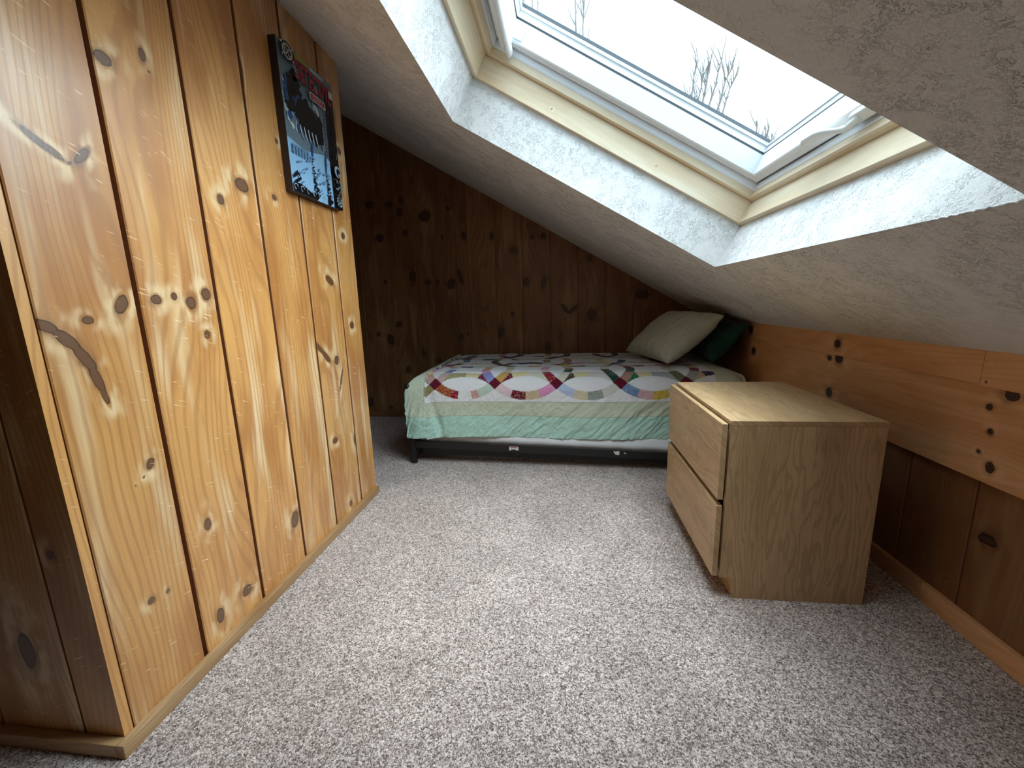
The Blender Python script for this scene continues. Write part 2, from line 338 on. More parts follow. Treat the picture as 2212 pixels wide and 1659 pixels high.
KK=[(1.893,0.79,0.0207,0.0171),(1.882,0.729,0.0235,0.019),(1.946,0.724,0.0158,0.0118),(1.922,0.578,0.0218,0.0197),(2.672,0.668,0.0247,0.022),(2.714,0.791,0.0252,0.0221),(1.192,0.727,0.0197,0.014),(1.243,0.684,0.0097,0.0099),(1.228,0.62,0.0083,0.0086),(1.211,0.524,0.0129,0.016),(1.249,0.556,0.0063,0.0063),(1.292,0.771,0.0026,0.0025),(1.257,0.751,0.0037,0.0037),(1.254,0.801,0.0024,0.0024)]
# ------------------------------------------------------------------ the room shell
flo=newmesh('floor',[(xLL,yBK,0),(xLOW+.02,yBK,0),(xLOW+.02,yB+.02,0),(xLL,yB+.02,0),(xLL,yBK,-.05),(xLOW+.02,yBK,-.05),(xLOW+.02,yB+.02,-.05),(xLL,yB+.02,-.05)],
  [(0,1,2,3),(7,6,5,4),(0,4,5,1),(1,5,6,2),(2,6,7,3),(3,7,4,0)],M_carpet); flo['kind']='structure'
# sloped ceiling with the skylight shaft
def build_ceiling():
    bm=bmesh.new(); uA,uB=-.06,(xR-xLL)/math.cos(TH); yA,yC=yBK,yB+.02
    us=[uA,U0,U1,uB]; ys=[yA,Y0,Y1,yC]
    g=[[bm.verts.new(RP(u,y,0)) for u in us] for y in ys]
    for j in range(3):
        for i in range(3):
            if i==1 and j==1: continue
            bm.faces.new((g[j][i],g[j][i+1],g[j+1][i+1],g[j+1][i]))
    top=[bm.verts.new(RP(u,y,.30)) for u,y in ((U0,Y0),(U1,Y0),(U1,Y1),(U0,Y1))]
    low=[g[1][1],g[1][2],g[2][2],g[2][1]]
    for k in range(4): bm.faces.new((low[k],low[(k+1)%4],top[(k+1)%4],top[k]))
    # outer roof deck at .30 keeps light out except through the opening
    h=[[bm.verts.new(RP(u,y,.30)) if not(i in(1,2) and j in(1,2)) else top[{(1,1):0,(2,1):1,(2,2):2,(1,2):3}[(i,j)]] for i,u in enumerate(us)] for j,y in enumerate(ys)]
    for j in range(3):
        for i in range(3):
            if i==1 and j==1: continue
            bm.faces.new((h[j][i],h[j+1][i],h[j+1][i+1],h[j][i+1]))
    bmesh.ops.recalc_face_normals(bm,faces=bm.faces)
    o=bm_obj('ceiling',bm,M_ceil); o['kind']='structure'
build_ceiling()
# chipped joint bead along the shaft edge near the camera
bm=bmesh.new()
pp=[]; rr=[]
for k in range(26):
    y=Y0+.004+k*.006; pp.append(RP(U0+.001*math.sin(k*1.7),y,-.0005+.0012*math.sin(k*2.3))); rr.append(.0012+.0022*(1-k/26)*(0.6+.4*math.sin(k*1.3)))
tube(bm,pp,rr,6); o=bm_obj('trim_1',bm,M_ceil,smooth=True); o['kind']='structure'

GE=[.709,.917,1.155,1.396,1.634,1.875,yF]
plank_wall('wall_left',(xL,0,0),(0,1,0),(0,0,1),(1,0,0),[yN]+GE,lambda a:zc(xL),M_pine,KL,gap=.0125,depth=.016,bseed=3,res=.0055,tight=.0028)
plank_wall('wall_closet_front',(xL,yN,0),(-1,0,0),(0,0,1),(0,-1,0),[0,.105,.33,.56,.79,1.02,1.25,xL-xLL],lambda a:zc(xL-a),M_pine,[(.2,.25,.02,.05),(.07,.5,.01,.012),(.24,.8,.02,.02)],gap=.007,bseed=5)
plank_wall('wall_closet_back',(xL,yF,0),(-1,0,0),(0,0,1),(0,1,0),[0,.12,.35,.58,.81,1.04,1.27,xL-xLL],lambda a:zc(xL-a),M_pine,[],gap=.007,bseed=6,res=.05)
bxs=[-2.44,-2.19,-1.945,-1.705,-1.462,-1.223,-.987,-.765,-.54,-.316,-.088,.136,.36,.585,.81,1.03,1.2]
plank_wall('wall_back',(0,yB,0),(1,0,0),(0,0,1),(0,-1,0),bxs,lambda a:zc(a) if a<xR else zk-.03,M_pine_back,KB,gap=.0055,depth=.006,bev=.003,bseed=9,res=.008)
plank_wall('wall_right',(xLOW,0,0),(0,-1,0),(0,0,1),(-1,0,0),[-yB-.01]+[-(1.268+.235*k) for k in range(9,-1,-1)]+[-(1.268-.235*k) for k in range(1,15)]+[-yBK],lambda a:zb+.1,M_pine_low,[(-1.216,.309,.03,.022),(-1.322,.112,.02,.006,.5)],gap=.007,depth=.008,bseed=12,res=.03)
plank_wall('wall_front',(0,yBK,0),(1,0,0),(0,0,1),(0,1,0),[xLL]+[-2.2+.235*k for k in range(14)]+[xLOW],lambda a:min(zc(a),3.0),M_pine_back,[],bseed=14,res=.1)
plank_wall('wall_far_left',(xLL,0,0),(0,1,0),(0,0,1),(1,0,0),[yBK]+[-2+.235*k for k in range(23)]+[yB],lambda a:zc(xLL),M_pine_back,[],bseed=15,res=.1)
# knee wall boards
def tr(o,n): o.name=n; o['kind']='structure'; return o
kb=[(k[1],k[0],k[3],k[2]) for k in KK if k[1]<zs-.004]
kt=[(k[1],k[0],k[3],k[2]) for k in KK if k[1]>=zs-.004]
wood_box('trim_2',(xR+.007,yBK,zb),(xR+.042,yB,zs+.01),M_pine_knee,axis='y',bev=.002,knots=kb,seed=.42,kind='structure')
wood_box('trim_3',(xR,1.2745,zs),(xR+.03,yB,zk+.0),M_pine_knee,axis='y',bev=.0015,knots=kt,seed=.62,kind='structure')
wood_box('trim_4',(xR,yBK,zs-.004),(xR+.03,1.2735,zk+.0),M_pine_knee,axis='y',bev=.0015,knots=kt,seed=.85,kind='structure')
# baseboards
bz=.036
wood_box('baseboard_left',(xL,yN-.022,0),(xL+.021,yF-.002,bz),M_trimwood,axis='y',bev=.0025,seed=.2,kind='structure')
wood_box('baseboard_closet',(xLL,yN-.022,0),(xL-.0005,yN,bz),M_trimwood,axis='x',bev=.002,seed=.8,kind='structure')
wood_box('baseboard_back',(xLL,yB-.015,0),(xLOW,yB,.05),M_pine_back,axis='x',bev=.002,seed=.9,kind='structure')
wood_box('baseboard_right',(xLOW-.021,1.3655,0),(xLOW,yB-.015,.06),M_pine_knee,axis='y',bev=.003,seed=.1,kind='structure')
wood_box('baseboard_right_near',(xLOW-.021,yBK,0),(xLOW,1.3645,.062),M_pine_knee,axis='y',bev=.003,seed=.95,kind='structure')

# ------------------------------------------------------------------ skylight window
win=empty('window_1',RP((U0+U1)/2,(Y0+Y1)/2,.30)); win['kind']='structure'
WI=Matrix.Translation(-win.location)
def ring(name,prof,mat,parent=win,u0=U0,u1=U1,y0=Y0,y1=Y1,inv=True,bev=0):
    """sweep a closed profile of (inset, height) round the opening with mitred corners"""
    bm=bmesh.new(); R=[]
    for i,h in prof:
        R.append([bm.verts.new(WI@RP(u,y,h)) for u,y in ((u0+i,y0+i),(u1-i,y0+i),(u1-i,y1-i),(u0+i,y1-i))])
    n=len(prof)
    for a in range(n):
        for k in range(4):
            bm.faces.new((R[a][k],R[a][(k+1)%4],R[(a+1)%n][(k+1)%4],R[(a+1)%n][k]))
    bmesh.ops.recalc_face_normals(bm,faces=bm.faces)
    if bev:
        bmesh.ops.bevel(bm,geom=bm.edges[:],offset=bev,segments=2,affect='EDGES')
    return bm_obj(name,bm,mat,parent)
# fir lining boards: one per side, boxes in (u,y,h) axes
def RM():   # local (u,y,h) -> window local
    return Matrix.Translation(K0-win.location)@Matrix(((SU.x,0,SN.x,0),(0,1,0,0),(SU.z,0,SN.z,0),(0,0,0,1)))
RMX=RM()
t_=.020
wood_box('lining_board',(U0,Y0+t_,.187),(U0+t_,Y1-t_,.276),M_lining,win,'y',.001,knots=[(.215,1.885,.004,.013,.5)],seed=.15,M=RMX)
wood_box('lining_board',(U0,Y1-t_,.187),(U1,Y1,.276),M_lining,win,'x',.001,knots=[(.22,1.49,.004,.004),(.222,1.0,.004,.004)],seed=.55,M=RMX)
wood_box('lining_board',(U1-t_,Y0+t_,.187),(U1,Y1-t_,.276),M_lining,win,'y',.001,seed=.35,M=RMX)
wood_box('lining_board',(U0,Y0,.187),(U1,Y0+t_,.276),M_lining,win,'x',.001,seed=.75,M=RMX)
def wring(name,prof,seed):
    o=ring(name,prof,M_lining,bev=0)
    me=o.data; n=len(me.vertices); co=np.zeros(n*3); me.vertices.foreach_get('co',co); co=co.reshape(-1,3)
    ul=me.uv_layers.new(name='UVMap')
    for p in me.polygons:
        cs=[Vector(co[v])+win.location-K0 for v in p.vertices]
        uy=[(c.dot(SU),c.y,c.dot(SN)) for c in cs]
        du=max(a[0] for a in uy)-min(a[0] for a in uy); dy=max(a[1] for a in uy)-min(a[1] for a in uy)
        for li,a in zip(p.loop_indices,uy):
            ul.data[li].uv=(a[2]+a[1]*.7,a[0]) if du>dy else (a[2]+a[0]*.7,a[1])
    attr(o,'warp','FLOAT',np.zeros(n)); attr(o,'board','FLOAT',np.full(n,seed)); attr(o,'knot','FLOAT_VECTOR',np.tile([8.,0,1.],(n,1)))
    return o
wring('inner_lining',[(.0,.2765),(.034,.2765),(.041,.281),(.042,.306),(.0,.306)],.45)
ring('outer_frame',[(.0,.3062),(.043,.3062),(.046,.312),(.047,.372),(.0,.372)],M_whitepvc)
sash=ring('sash',[(.052,.334),(.056,.331),(.070,.331),(.072,.334),(.084,.334),(.089,.338),(.101,.404),(.101,.412),(.052,.412)],M_whitepvc)
ring('gasket',[(.099,.4055),(.1018,.4055),(.1018,.4125),(.099,.4125)],M_gasket)
ring('weather_seal',[(.046,.338),(.0535,.338),(.0535,.35),(.046,.35)],M_gasket)
ring('glazing_bead',[(.100,.413),(.1014,.413),(.1022,.430),(.1035,.4345),(.1040,.446),(.052,.446),(.052,.413)],M_whitepvc)
ring('edge_spacer',[(.1035,.4350),(.107,.4350),(.107,.446),(.1042,.446)],M_alu)
bm=bmesh.new()
i=.1045
lo=[bm.verts.new(WI@RP(u,y,.4465)) for u,y in ((U0+i,Y0+i),(U1-i,Y0+i),(U1-i,Y1-i),(U0+i,Y1-i))]
bm.faces.new(lo)
bmesh.ops.recalc_face_normals(bm,faces=bm.faces)
pane=bm_obj('pane',bm,M_glass,win)
ring('outer_cladding',[(-.06,.372),(.052,.372),(.052,.452),(.098,.452),(.098,.462),(-.06,.462)],M_gasket)
ring('flashing',[(-.15,.301),(0.0,.301),(0.0,.372),(-.06,.372),(-.15,.33)],M_gasket)
# screw caps on the frame
bm=bmesh.new()
for u,y in ((U0+.05,Y1-.043),):
    c=RP(u+.035,y-.001,.3195)
    M=Matrix.Translation(WI@c)@Matrix.Rotation(PI/2,4,'X')
    bmesh.ops.create_cone(bm,cap_ends=True,segments=20,radius1=.008,radius2=.007,depth=.004,matrix=M)
bm_obj('screw_cap',bm,M_whitepvc,win)
# corner bracket at the ridge corner of the sash
bm=bmesh.new(); add_box(bm,(U1-.155,Y1-.101,.345),(U1-.115,Y1-.094,.395),.004,M=RMX); bm_obj('corner_bracket',bm,M_whitepvc,win)
# control bar on the ridge side: two rounded rails with a web
bar=None
bm=bmesh.new()
def rail(bm,cu,ch,ru,rh,y0,y1,n=14,tip=.035):
    rings=[]
    st=[(y0,1)]+[(y1-tip*(1-math.sin(a)),max(.06,math.cos(a)**.5)) for a in np.linspace(0,PI/2,6)]
    for y,s in st:
        rings.append([bm.verts.new(RMX@Vector((cu+ru*s*math.cos(2*PI*k/n),y,ch+rh*s*math.sin(2*PI*k/n)))) for k in range(n)])
    for r0,r1 in zip(rings,rings[1:]):
        for k in range(n): bm.faces.new((r0[k],r0[(k+1)%n],r1[(k+1)%n],r1[k]))
    bm.faces.new(rings[0][::-1]); bm.faces.new(rings[-1])
rail(bm,U1-.123,.303,.011,.017,Y0+.05,Y1-.055,tip=.015)
bar=bm_obj('control_bar',bm,M_hand,win,smooth=True)
bm=bmesh.new(); rail(bm,U1-.094,.312,.014,.015,Y0+.05,Y1-.07,tip=.03); bm_obj('control_bar',bm,M_hand,win,smooth=True)
bm=bmesh.new(); add_box(bm,(U1-.125,Y0+.06,.318),(U1-.062,Y1-.10,.331),.003,M=RMX); bm_obj('bar_bracket',bm,M_whitepvc,win)
# espagnolette handle on the eave sash rail
hd=bpy.data.objects.new('handle',None); COL.objects.link(hd); hd.parent=win
def hbox(bm,lo,hi,b): add_box(bm,lo,hi,b,3,M=RMX)
bm=bmesh.new(); hbox(bm,(U0+.056,1.205,.314),(U0+.088,1.285,.334),.006); bm_obj('handle_base',bm,M_hand,hd,smooth=False)
bm=bmesh.new()
pts=[(.074,1.255,.318),(.074,1.272,.306),(.072,1.290,.302),(.078,1.312,.301),(.088,1.335,.302),(.096,1.36,.303),(.099,1.385,.305),(.099,1.42,.307),(.099,1.448,.308),(.098,1.458,.308)]
wid=[.009,.010,.010,.011,.013,.015,.016,.016,.016,.012]
rings=[]
for j,(a,y,h) in enumerate(pts):
    w=wid[j]; th=.0065 if j>2 else .009
    rings.append([bm.verts.new(RMX@Vector((U0+a+w*math.cos(k*PI/6)*(.92),y,h+th*math.sin(k*PI/6)))) for k in range(12)])
for r0,r1 in zip(rings,rings[1:]):
    for k in range(12): bm.faces.new((r0[k],r0[(k+1)%12],r1[(k+1)%12],r1[k]))
bm.faces.new(rings[0][::-1]); bm.faces.new(rings[-1]); bmesh.ops.recalc_face_normals(bm,faces=bm.faces)
bm_obj('lever',bm,M_hand,hd,smooth=True)

# ------------------------------------------------------------------ dresser
dr=empty('dresser',(.745,1.638,0)); tag(dr,'light oak laminate two-drawer chest standing on the carpet beside the bed','chest of drawers')
DI=Matrix.Translation(-dr.location)
x0,x1,y0,y1,zt=.522,.968,1.321,1.955,.6185
def part(name,lo,hi,mat,parent=dr,bev=.0012): 
    bm=bmesh.new(); add_box(bm,lo,hi,bev,M=DI); return bm_obj(name,bm,mat,parent)
part('top_panel',(x0,y0,zt-.016),(x1,y1,zt),M_oaky)
for ya,yb in ((y0,y0+.016),(y1-.016,y1)):
    # side panel with a toe-kick notch
    prof=[(x0,.076),(x0,zt-.0165),(x1,zt-.0165),(x1,0),(x0+.043,0),(x0+.043,.076)]
    vs=[DI@Vector((x,ya,z)) for x,z in prof]+[DI@Vector((x,yb,z)) for x,z in prof]
    n=len(prof); fs=[list(range(n)),list(range(2*n-1,n-1,-1))]+[[k,(k+1)%n,(k+1)%n+n,k+n][::-1] for k in range(n)]
    newmesh('side_panel',vs,fs,M_oakz,dr)
part('back_panel',(x1-.012,y0+.0165,.02),(x1-.004,y1-.0165,zt-.0165),M_oakz)
part('plinth',(x0+.045,y0+.0165,0),(x0+.06,y1-.0165,.076),M_oaky)
part('bottom_panel',(x0+.004,y0+.0165,.0765),(x1-.0125,y1-.0165,.0925),M_oakz)
for za,zb_ in ((.355,.608),(.080,.333)):
    d=part('drawer',(x0-.025,y0+.001,za),(x0-.008,y1-.001,zb_),M_oaky,bev=.0008)
    bm=bmesh.new()
    add_box(bm,(x0-.0075,y0+.03,za+.02),(x0+.004,y1-.03,zb_-.03),0,M=DI)
    add_box(bm,(x0+.004,y0+.03,za+.02),(x0+.40,y0+.042,zb_-.03),0,M=DI); add_box(bm,(x0+.004,y1-.042,za+.02),(x0+.40,y1-.03,zb_-.03),0,M=DI)
    add_box(bm,(x0+.004,y0+.043,za+.02),(x0+.40,y1-.043,za+.03),0,M=DI)
    b=bm_obj('drawer_box',bm,M_oakz,d)

# ------------------------------------------------------------------ bed
bf=empty('bed_frame',(-.945,2.46,0)); tag(bf,'black metal bed frame on short square legs under the quilted bed','bed frame')
BI=Matrix.Translation(-bf.location)
def bb(name,lo,hi,bev=.002,mat=M_black,par=bf): 
    bm=bmesh.new(); add_box(bm,lo,hi,bev,M=BI); return bm_obj(name,bm,mat,par)
bxl,bxr,byf,byb=-.952,1.06,2.446,3.45
for x in (bxl,bxr-.03):
    for y in (byf,byb-.03):
        yy=y-(.075 if (x>0 and y<3) else 0)
        bb('leg',(x,yy,0),(x+.03,yy+.03,.20))
def skew(name,z0l,z1l,z0r,z1r,dy,th):
    bm=bmesh.new(); xa,xb=bxl+.03,bxr-.03
    v=[]
    for x,zz0,zz1,yy in ((xa,z0l,z1l,byf+dy),(xb,z0r,z1r,byf-.075+dy)):
        v+=[bm.verts.new(BI@Vector((x,yy+a,z))) for a,z in ((0,zz0),(th,zz0),(th,zz1),(0,zz1))]
    for q in ((3,2,1,0),(4,5,6,7),(0,1,5,4),(1,2,6,5),(2,3,7,6),(3,0,4,7)): bm.faces.new([v[k] for k in q])
    bmesh.ops.recalc_face_normals(bm,faces=bm.faces)
    return bm_obj(name,bm,M_black,bf)
skew('side_rail',.106,.151,.062,.106,.004,.014)
skew('lower_rail',.044,.086,.030,.062,.06,.012)
skew('lower_rail',.092,.098,.06,.066,.045,.02)
bb('side_rail',(bxl+.03,byb-.02,.10),(bxr-.03,byb-.005,.145))
bb('end_rail',(bxl+.006,byf+.03,.11),(bxl+.024,byb-.03,.15)); bb('end_rail',(bxr-.026,byf+.03,.11),(bxr-.008,byb-.03,.15))
# low curved foot rail, its corner shows black above the quilt
bm=bmesh.new()
tube(bm,[BI@Vector(p) for p in ((-.938,2.461,.19),(-.940,2.461,.36),(-.94,2.475,.395),(-.94,2.51,.41),(-.94,2.60,.415),(-.94,3.35,.415),(-.94,3.41,.405),(-.938,3.435,.37),(-.937,3.435,.19))],.014,10)
bm_obj('foot_rail',bm,M_black,bf,smooth=True)
bm=bmesh.new(); tube(bm,[BI@Vector((-.951,2.459,z)) for z in (.19,.47,.495,.508,.516,.519)],[.017,.017,.0185,.018,.012,.003],14); bm_obj('corner_post',bm,M_black,bf,smooth=True)
# torn stickers on the side rail
def sticker(name,x,z,pts,mat,par,dy=.0,dz=0):
    f=(x-bxl)/(bxr-bxl); y=byf+.004-.075*f-.0008+dy
    n=len(pts); vs=[BI@Vector((x+a,y,z+b)) for a,b in pts]+[BI@Vector((x+a,y+.0006,z+b)) for a,b in pts]
    return newmesh(name,vs,[list(range(n)),list(range(2*n-1,n-1,-1))]+[[k,k+n,(k+1)%n+n,(k+1)%n] for k in range(n)],mat,par)
s1=sticker('sticker',-.292,.118,[(-.03,-.012),(-.018,-.013),(-.013,-.005),(-.004,-.009),(.006,-.004),(.012,-.012),(.03,-.012),(.027,.011),(-.028,.012)],M_sticker,bf)
sticker('print_band',-.292,.118,[(-.022,.003),(.02,.0025),(.02,.0075),(-.022,.008)],M_stickred,s1,dy=-.0006)
sticker('sticker',.325,.106,[(-.022,.006),(-.010,-.010),(.010,-.013),(.013,.010),(.0,.012),(-.010,.008),(-.020,.013)],M_sticker,bf)
sticker('sticker',.37,.106,[(-.01,.0),(-.002,-.002),(.006,-.006),(.004,.002),(-.004,.005)],M_sticker,bf)
# box and wood block under the bed
box('storage_box',(-.80,2.60,.034),(-.62,2.9,.092),M_grey,bev=.004); tag(bpy.data.objects['storage_box'],'small dark flat box in the shadow under the bed, foot end','box')
box('wood_block',(-.735,2.60,.0),(-.695,2.66,.0335),M_block,bev=.002); tag(bpy.data.objects['wood_block'],'small reddish wood block on the carpet under the dark box below the bed','block')

def fbm(p,s,o=3):
    return noise.fractal(Vector(p)*s,1.0,2.0,o)
# mattress in a white fitted sheet
def mattress():
    xs=np.linspace(-.925,1.075,110); prof=[]
    zt_=.548; zbm=.125
    ring=[]  # cross-section loop (dy from front, z)
    W=.985
    loop=[]
    for z in np.linspace(zbm,zt_-.08,12): loop.append((0,z))
    for a in np.linspace(0,PI/2,6)[1:]: loop.append((.08-.08*math.cos(a),zt_-.08+.08*math.sin(a)))
    for y in np.linspace(.12,W-.08,8): loop.append((y,zt_))
    for a in np.linspace(PI/2,0,6): loop.append((W-.05+.05*math.cos(a),zt_-.05+.05*math.sin(a)))
    for z in np.linspace(zt_-.06,zbm,6): loop.append((W,z))
    vs=[];fs=[];n=len(loop)
    for x in xs:
        f=(x+.925)/2.0
        e=min(1,min(x+.925,1.075-x)/.05); ee=math.sqrt(max(0,1-(1-e)**2))
        for dy,z in loop:
            low=max(0,(.22-z)/.1); yy=2.487+dy*.96-(.075*f*min(1,max(0,(.24-z)/.09)) if dy<.01 else 0)
            zz=z
            if z<.2: zz=z-.0+ (.022*(1-f)-.030*f)*(1 if z<.14 else (.2-z)/.06)
            if dy<.02: 
                yy+=.007*fbm((x*1.0+z*2.2,0,z*1.2),7)*(.3+low)-.006*max(0,low)
            yy=yy+(1-ee)*.04*(1 if dy<.5 else -1); zz=zz-(1-ee)*.03*(1 if z>.3 else 0)
            vs.append((x,yy,zz))
    m=len(xs)
    for i in range(m-1):
        for k in range(n): fs.append((i*n+k,(i+1)*n+k,(i+1)*n+(k+1)%n,i*n+(k+1)%n))
    fs.append(list(range(n))); fs.append([ (m-1)*n+k for k in range(n)][::-1])
    o=newmesh('mattress',vs,fs,M_sheet,smooth=True)
    tag(o,'mattress in a white sheet, its edge showing below the patchwork quilt','mattress')
mattress()
# patchwork quilt
def quilt():
    xF=-.837; yfr=2.447; top=.570; R=.11
    ds=.0042
    S=np.arange(-.17,1.955,ds); Tt=np.arange(-.456,1.13,ds)
    s,t=np.meshgrid(S,Tt); 
    # ---- colour
    def lin(c): return np.array([(x/255)**2.2 for x in c])
    white=lin((238,238,240)); col=np.tile(white,s.shape+(1,)); pr=np.zeros(s.shape)
    a=.3720; sd=.063; td=-.113; Rr=a/math.sqrt(2); hw=.026
    pal=[(190,120,105),(150,28,52),(110,30,45),(38,80,62),(150,140,95),(225,208,150),(120,125,175),(150,155,160),(222,150,190),(205,180,140),(95,130,165),(120,75,45),(28,110,72),(205,160,80),(215,215,200),(200,210,195),(70,65,55),(225,200,195),(60,45,90),(210,205,190),(215,225,235)]
    pal=[lin(c) for c in pal]
    r2=np.random.default_rng(21)
    tab=r2.integers(0,len(pal),size=(40,40,16))
    U={'rust':lin((165,85,45)),'red':lin((150,25,50)),'salmon':lin((205,160,150)),'mint':lin((190,212,198)),'pinkw':lin((225,200,205)),'dred':lin((110,35,45)),'tan':lin((208,185,150)),'ging':lin((225,150,195)),'bluef':lin((185,200,230)),'multi':lin((215,205,170)),'grey':lin((150,160,155)),'gw':lin((215,212,205)),'steel':lin((115,145,185)),'pinkf':lin((215,170,175)),'yel':lin((215,180,70)),'cream':lin((225,212,160)),'olive':lin((165,158,110)),'plaid':lin((115,30,55)),'dk':lin((66,60,48)),'green':lin((30,115,75)),'off':lin((218,214,195)),'silver':lin((165,175,178)),'must':lin((205,160,85)),'lav':lin((140,145,205)),'brick':lin((175,130,118)),'dgr':lin((30,66,60)),'pink':lin((205,175,175)),'oliv2':lin((105,105,75)),'gryL':lin((165,165,165))}
    # arcs around circle centre (i,j): centres at (sd+a/2+i*a, td+a/2+j*a)
    for j in range(-2,4):
        for i in range(-1,6):
            cs,ct=sd+a/2+i*a,td+a/2+j*a
            rr=np.hypot(s-cs,t-ct); an=np.arctan2(t-ct,s-cs)
            m=np.abs(rr-Rr)<hw
            if not m.any(): continue
            # quadrant arcs: between diagonals. q 0:right(-45..45) 1:up 2:left 3:down
            q=np.floor((an+PI/4)/(PI/2)).astype(int)%4
            loc=((an+PI/4)%(PI/2))/(PI/2)   # 0..1 along arc
            hwang=.036/Rr/(PI/2)
            seg=np.clip(((loc-hwang)/(1-2*hwang)*4).astype(int),0,3)
            for qq in range(4):
                for sg in range(4):
                    mm=m&(q==qq)&(seg==sg)
                    if not mm.any(): continue
                    c=pal[tab[(i+3)%40,(j+3)%40,qq*4+sg]]; p=.8
                    if ((qq==1 and j>=0) or (qq==3 and j>=1)) and r2.random()<.68: c=c*.25+lin((222,220,210))*.75
                    if j==-1:   # circle below side row: its upper arc (qq==1), angle runs right->left
                        if qq==1:
                            L=[['mustx','olive','cream','plaid'],['plaid','cream','off','off'],['dk','cream','gw','gw'],['green','cream','silver','silver']]
                            if 0<=i<4: c=U['olive'] if (i==0 and sg>=2) else U[L[i][3-sg]] if L[i][3-sg]!='mustx' else U['olive']
                        elif qq!=1: continue
                    if j==0:
                        if qq==3:  # lower arc, runs left->right
                            L=[['rust','red','salmon','mint'],['pinkw','dred','tan','ging'],['bluef','multi','grey','gw'],['steel','pinkf','yel','cream']]
                            if 0<=i<4: c=U[L[i][sg]]
                            if i==0 and sg in(1,2):
                                gap=np.abs(loc-.5)<.10; mm=mm&~gap
                        if qq==2 and sg==3 and 0<=i<5: c=[U['salmon'],U['lav'],U['red'],U['dgr'],U['oliv2']][i]
                        if qq==0 and sg==0 and -1<=i<4: c=[U['pink'],U['must'],U['off'],U['brick'],U['gryL']][i+1]
                    col[mm]=c; pr[mm]=p
            
    for j in range(-1,4):
        for i in range(0,6):
            cs,ct=sd+i*a,td+j*a
            m=(np.abs(s-cs)+np.abs(t-ct))<.040
            if j>=0: col[m]=lin((98,20,44)); pr[m]=.1
    # stitched outline around arcs is in the normals; print modulation
    ck=(np.sin(s*2*PI/.012)>0)^(np.sin(t*2*PI/.012)>0)
    fs_,ft=-.006,-.229
    sage=lin((205,214,190)); mint=lin((188,226,210))
    m=(t<ft)|(s<fs_)|(s>1.715)|(t>1.06); col[m]=sage; pr[m]=.35
    m2=(t<-.318); col[m2]=mint; pr[m2]=.12
    m3=(s<-.125); col[m3&(t>-.318)]=mint
    seam=((np.abs(t-ft)<.003)&(s>fs_))|((np.abs(s-fs_)<.003)&(t>ft))|(np.abs(t+.318)<.0028)
    col[seam]*=.72
    # subtle patch variation
    ny,nx=s.shape
    # ---- shape
    P=np.zeros((ny,nx,3))
    sf=s.ravel(); tf=t.ravel(); out=P.reshape(-1,3)
    for k in range(len(sf)):
        ss=sf[k]; tt=tf[k]
        A=max(0,-ss); B=max(0,-tt)
        drop=max(A,B); m_=min(A,B)
        # rounded edge
        def edge(d):   # returns outward, down
            if d<=0: return 0,0
            L=R*PI/2
            if d<L: an=d/R; return R*math.sin(an)-R*0,R*(1-math.cos(an))
            return R,R+(d-L)
        of,df=edge(drop+.0)
        x=xF+max(ss,0)+R; y=yfr+R+max(tt,0)
        if drop>0:
            if B>=A: y-=of; x-= (min(1,ss/R)*0)
            if A>B: x-=of
            if m_>0:
                if B>=A: x-=min(of,1.0*edge(m_)[0]); 
                else: y-=min(of,edge(m_)[0])
                x-=.10*m_; y-=.08*m_
        z=top-df
        # beyond the corner radius keep the side flush
        if ss<R and ss>=0 : z-= .012*(1-ss/R)**2
        # head end drops over pillow end of mattress
        if ss>1.78: 
            e=(ss-1.78); z-=e*e*2.6; x-=e*.25
        bk=tt-.87
        if bk>0:
            of2,df2=edge(bk*1.0); y=yfr+R+.87+of2*.35; z-=df2
        # wrinkles
        if B>.12:
            h=min(1,(B-.12)/.2)
            w=fbm((ss*1.0-tt*.9,tt*.5,0.3),10,3)*.011*h+fbm((ss*2.2-tt*1.9,tt*.9,4.3),17,3)*.0065*h
            w+=.012*math.sin(ss*6+1)*h*h
            y-=w-.002; z+=.004*math.sin(ss*5.1)*h
            y-=.018*h*math.exp(-((ss+.05)/.10)**2)
            y+=.012*h*math.exp(-((ss-.06-.25*(B-.3))/.025)**2)
        else:
            z+=.0052*fbm((ss,tt,1.7),6,3)+.0028*fbm((ss*1.6,tt*3.2,7.7),9,3)
            if B<=0: z+=.004
        out[k]=(x-R,y,z)
    # quilting puckers
    idx=np.arange(nx*ny).reshape(ny,nx)
    q=np.stack([idx[:-1,:-1],idx[:-1,1:],idx[1:,1:],idx[1:,:-1]],-1).reshape(-1,4)
    o=newmesh('patchwork_quilt',out,q,M_quilt,smooth=True)
    rgba=np.concatenate([col.reshape(-1,3),np.ones((nx*ny,1))],1)
    attr(o,'quiltcol','FLOAT_COLOR',rgba); attr(o,'printamt','FLOAT',pr.ravel())
    md=o.modifiers.new('thick','SOLIDIFY'); md.thickness=.009; md.offset=-1
    tag(o,'white patchwork quilt of interlocking rings with green borders, spread over the bed','quilt')
quilt()
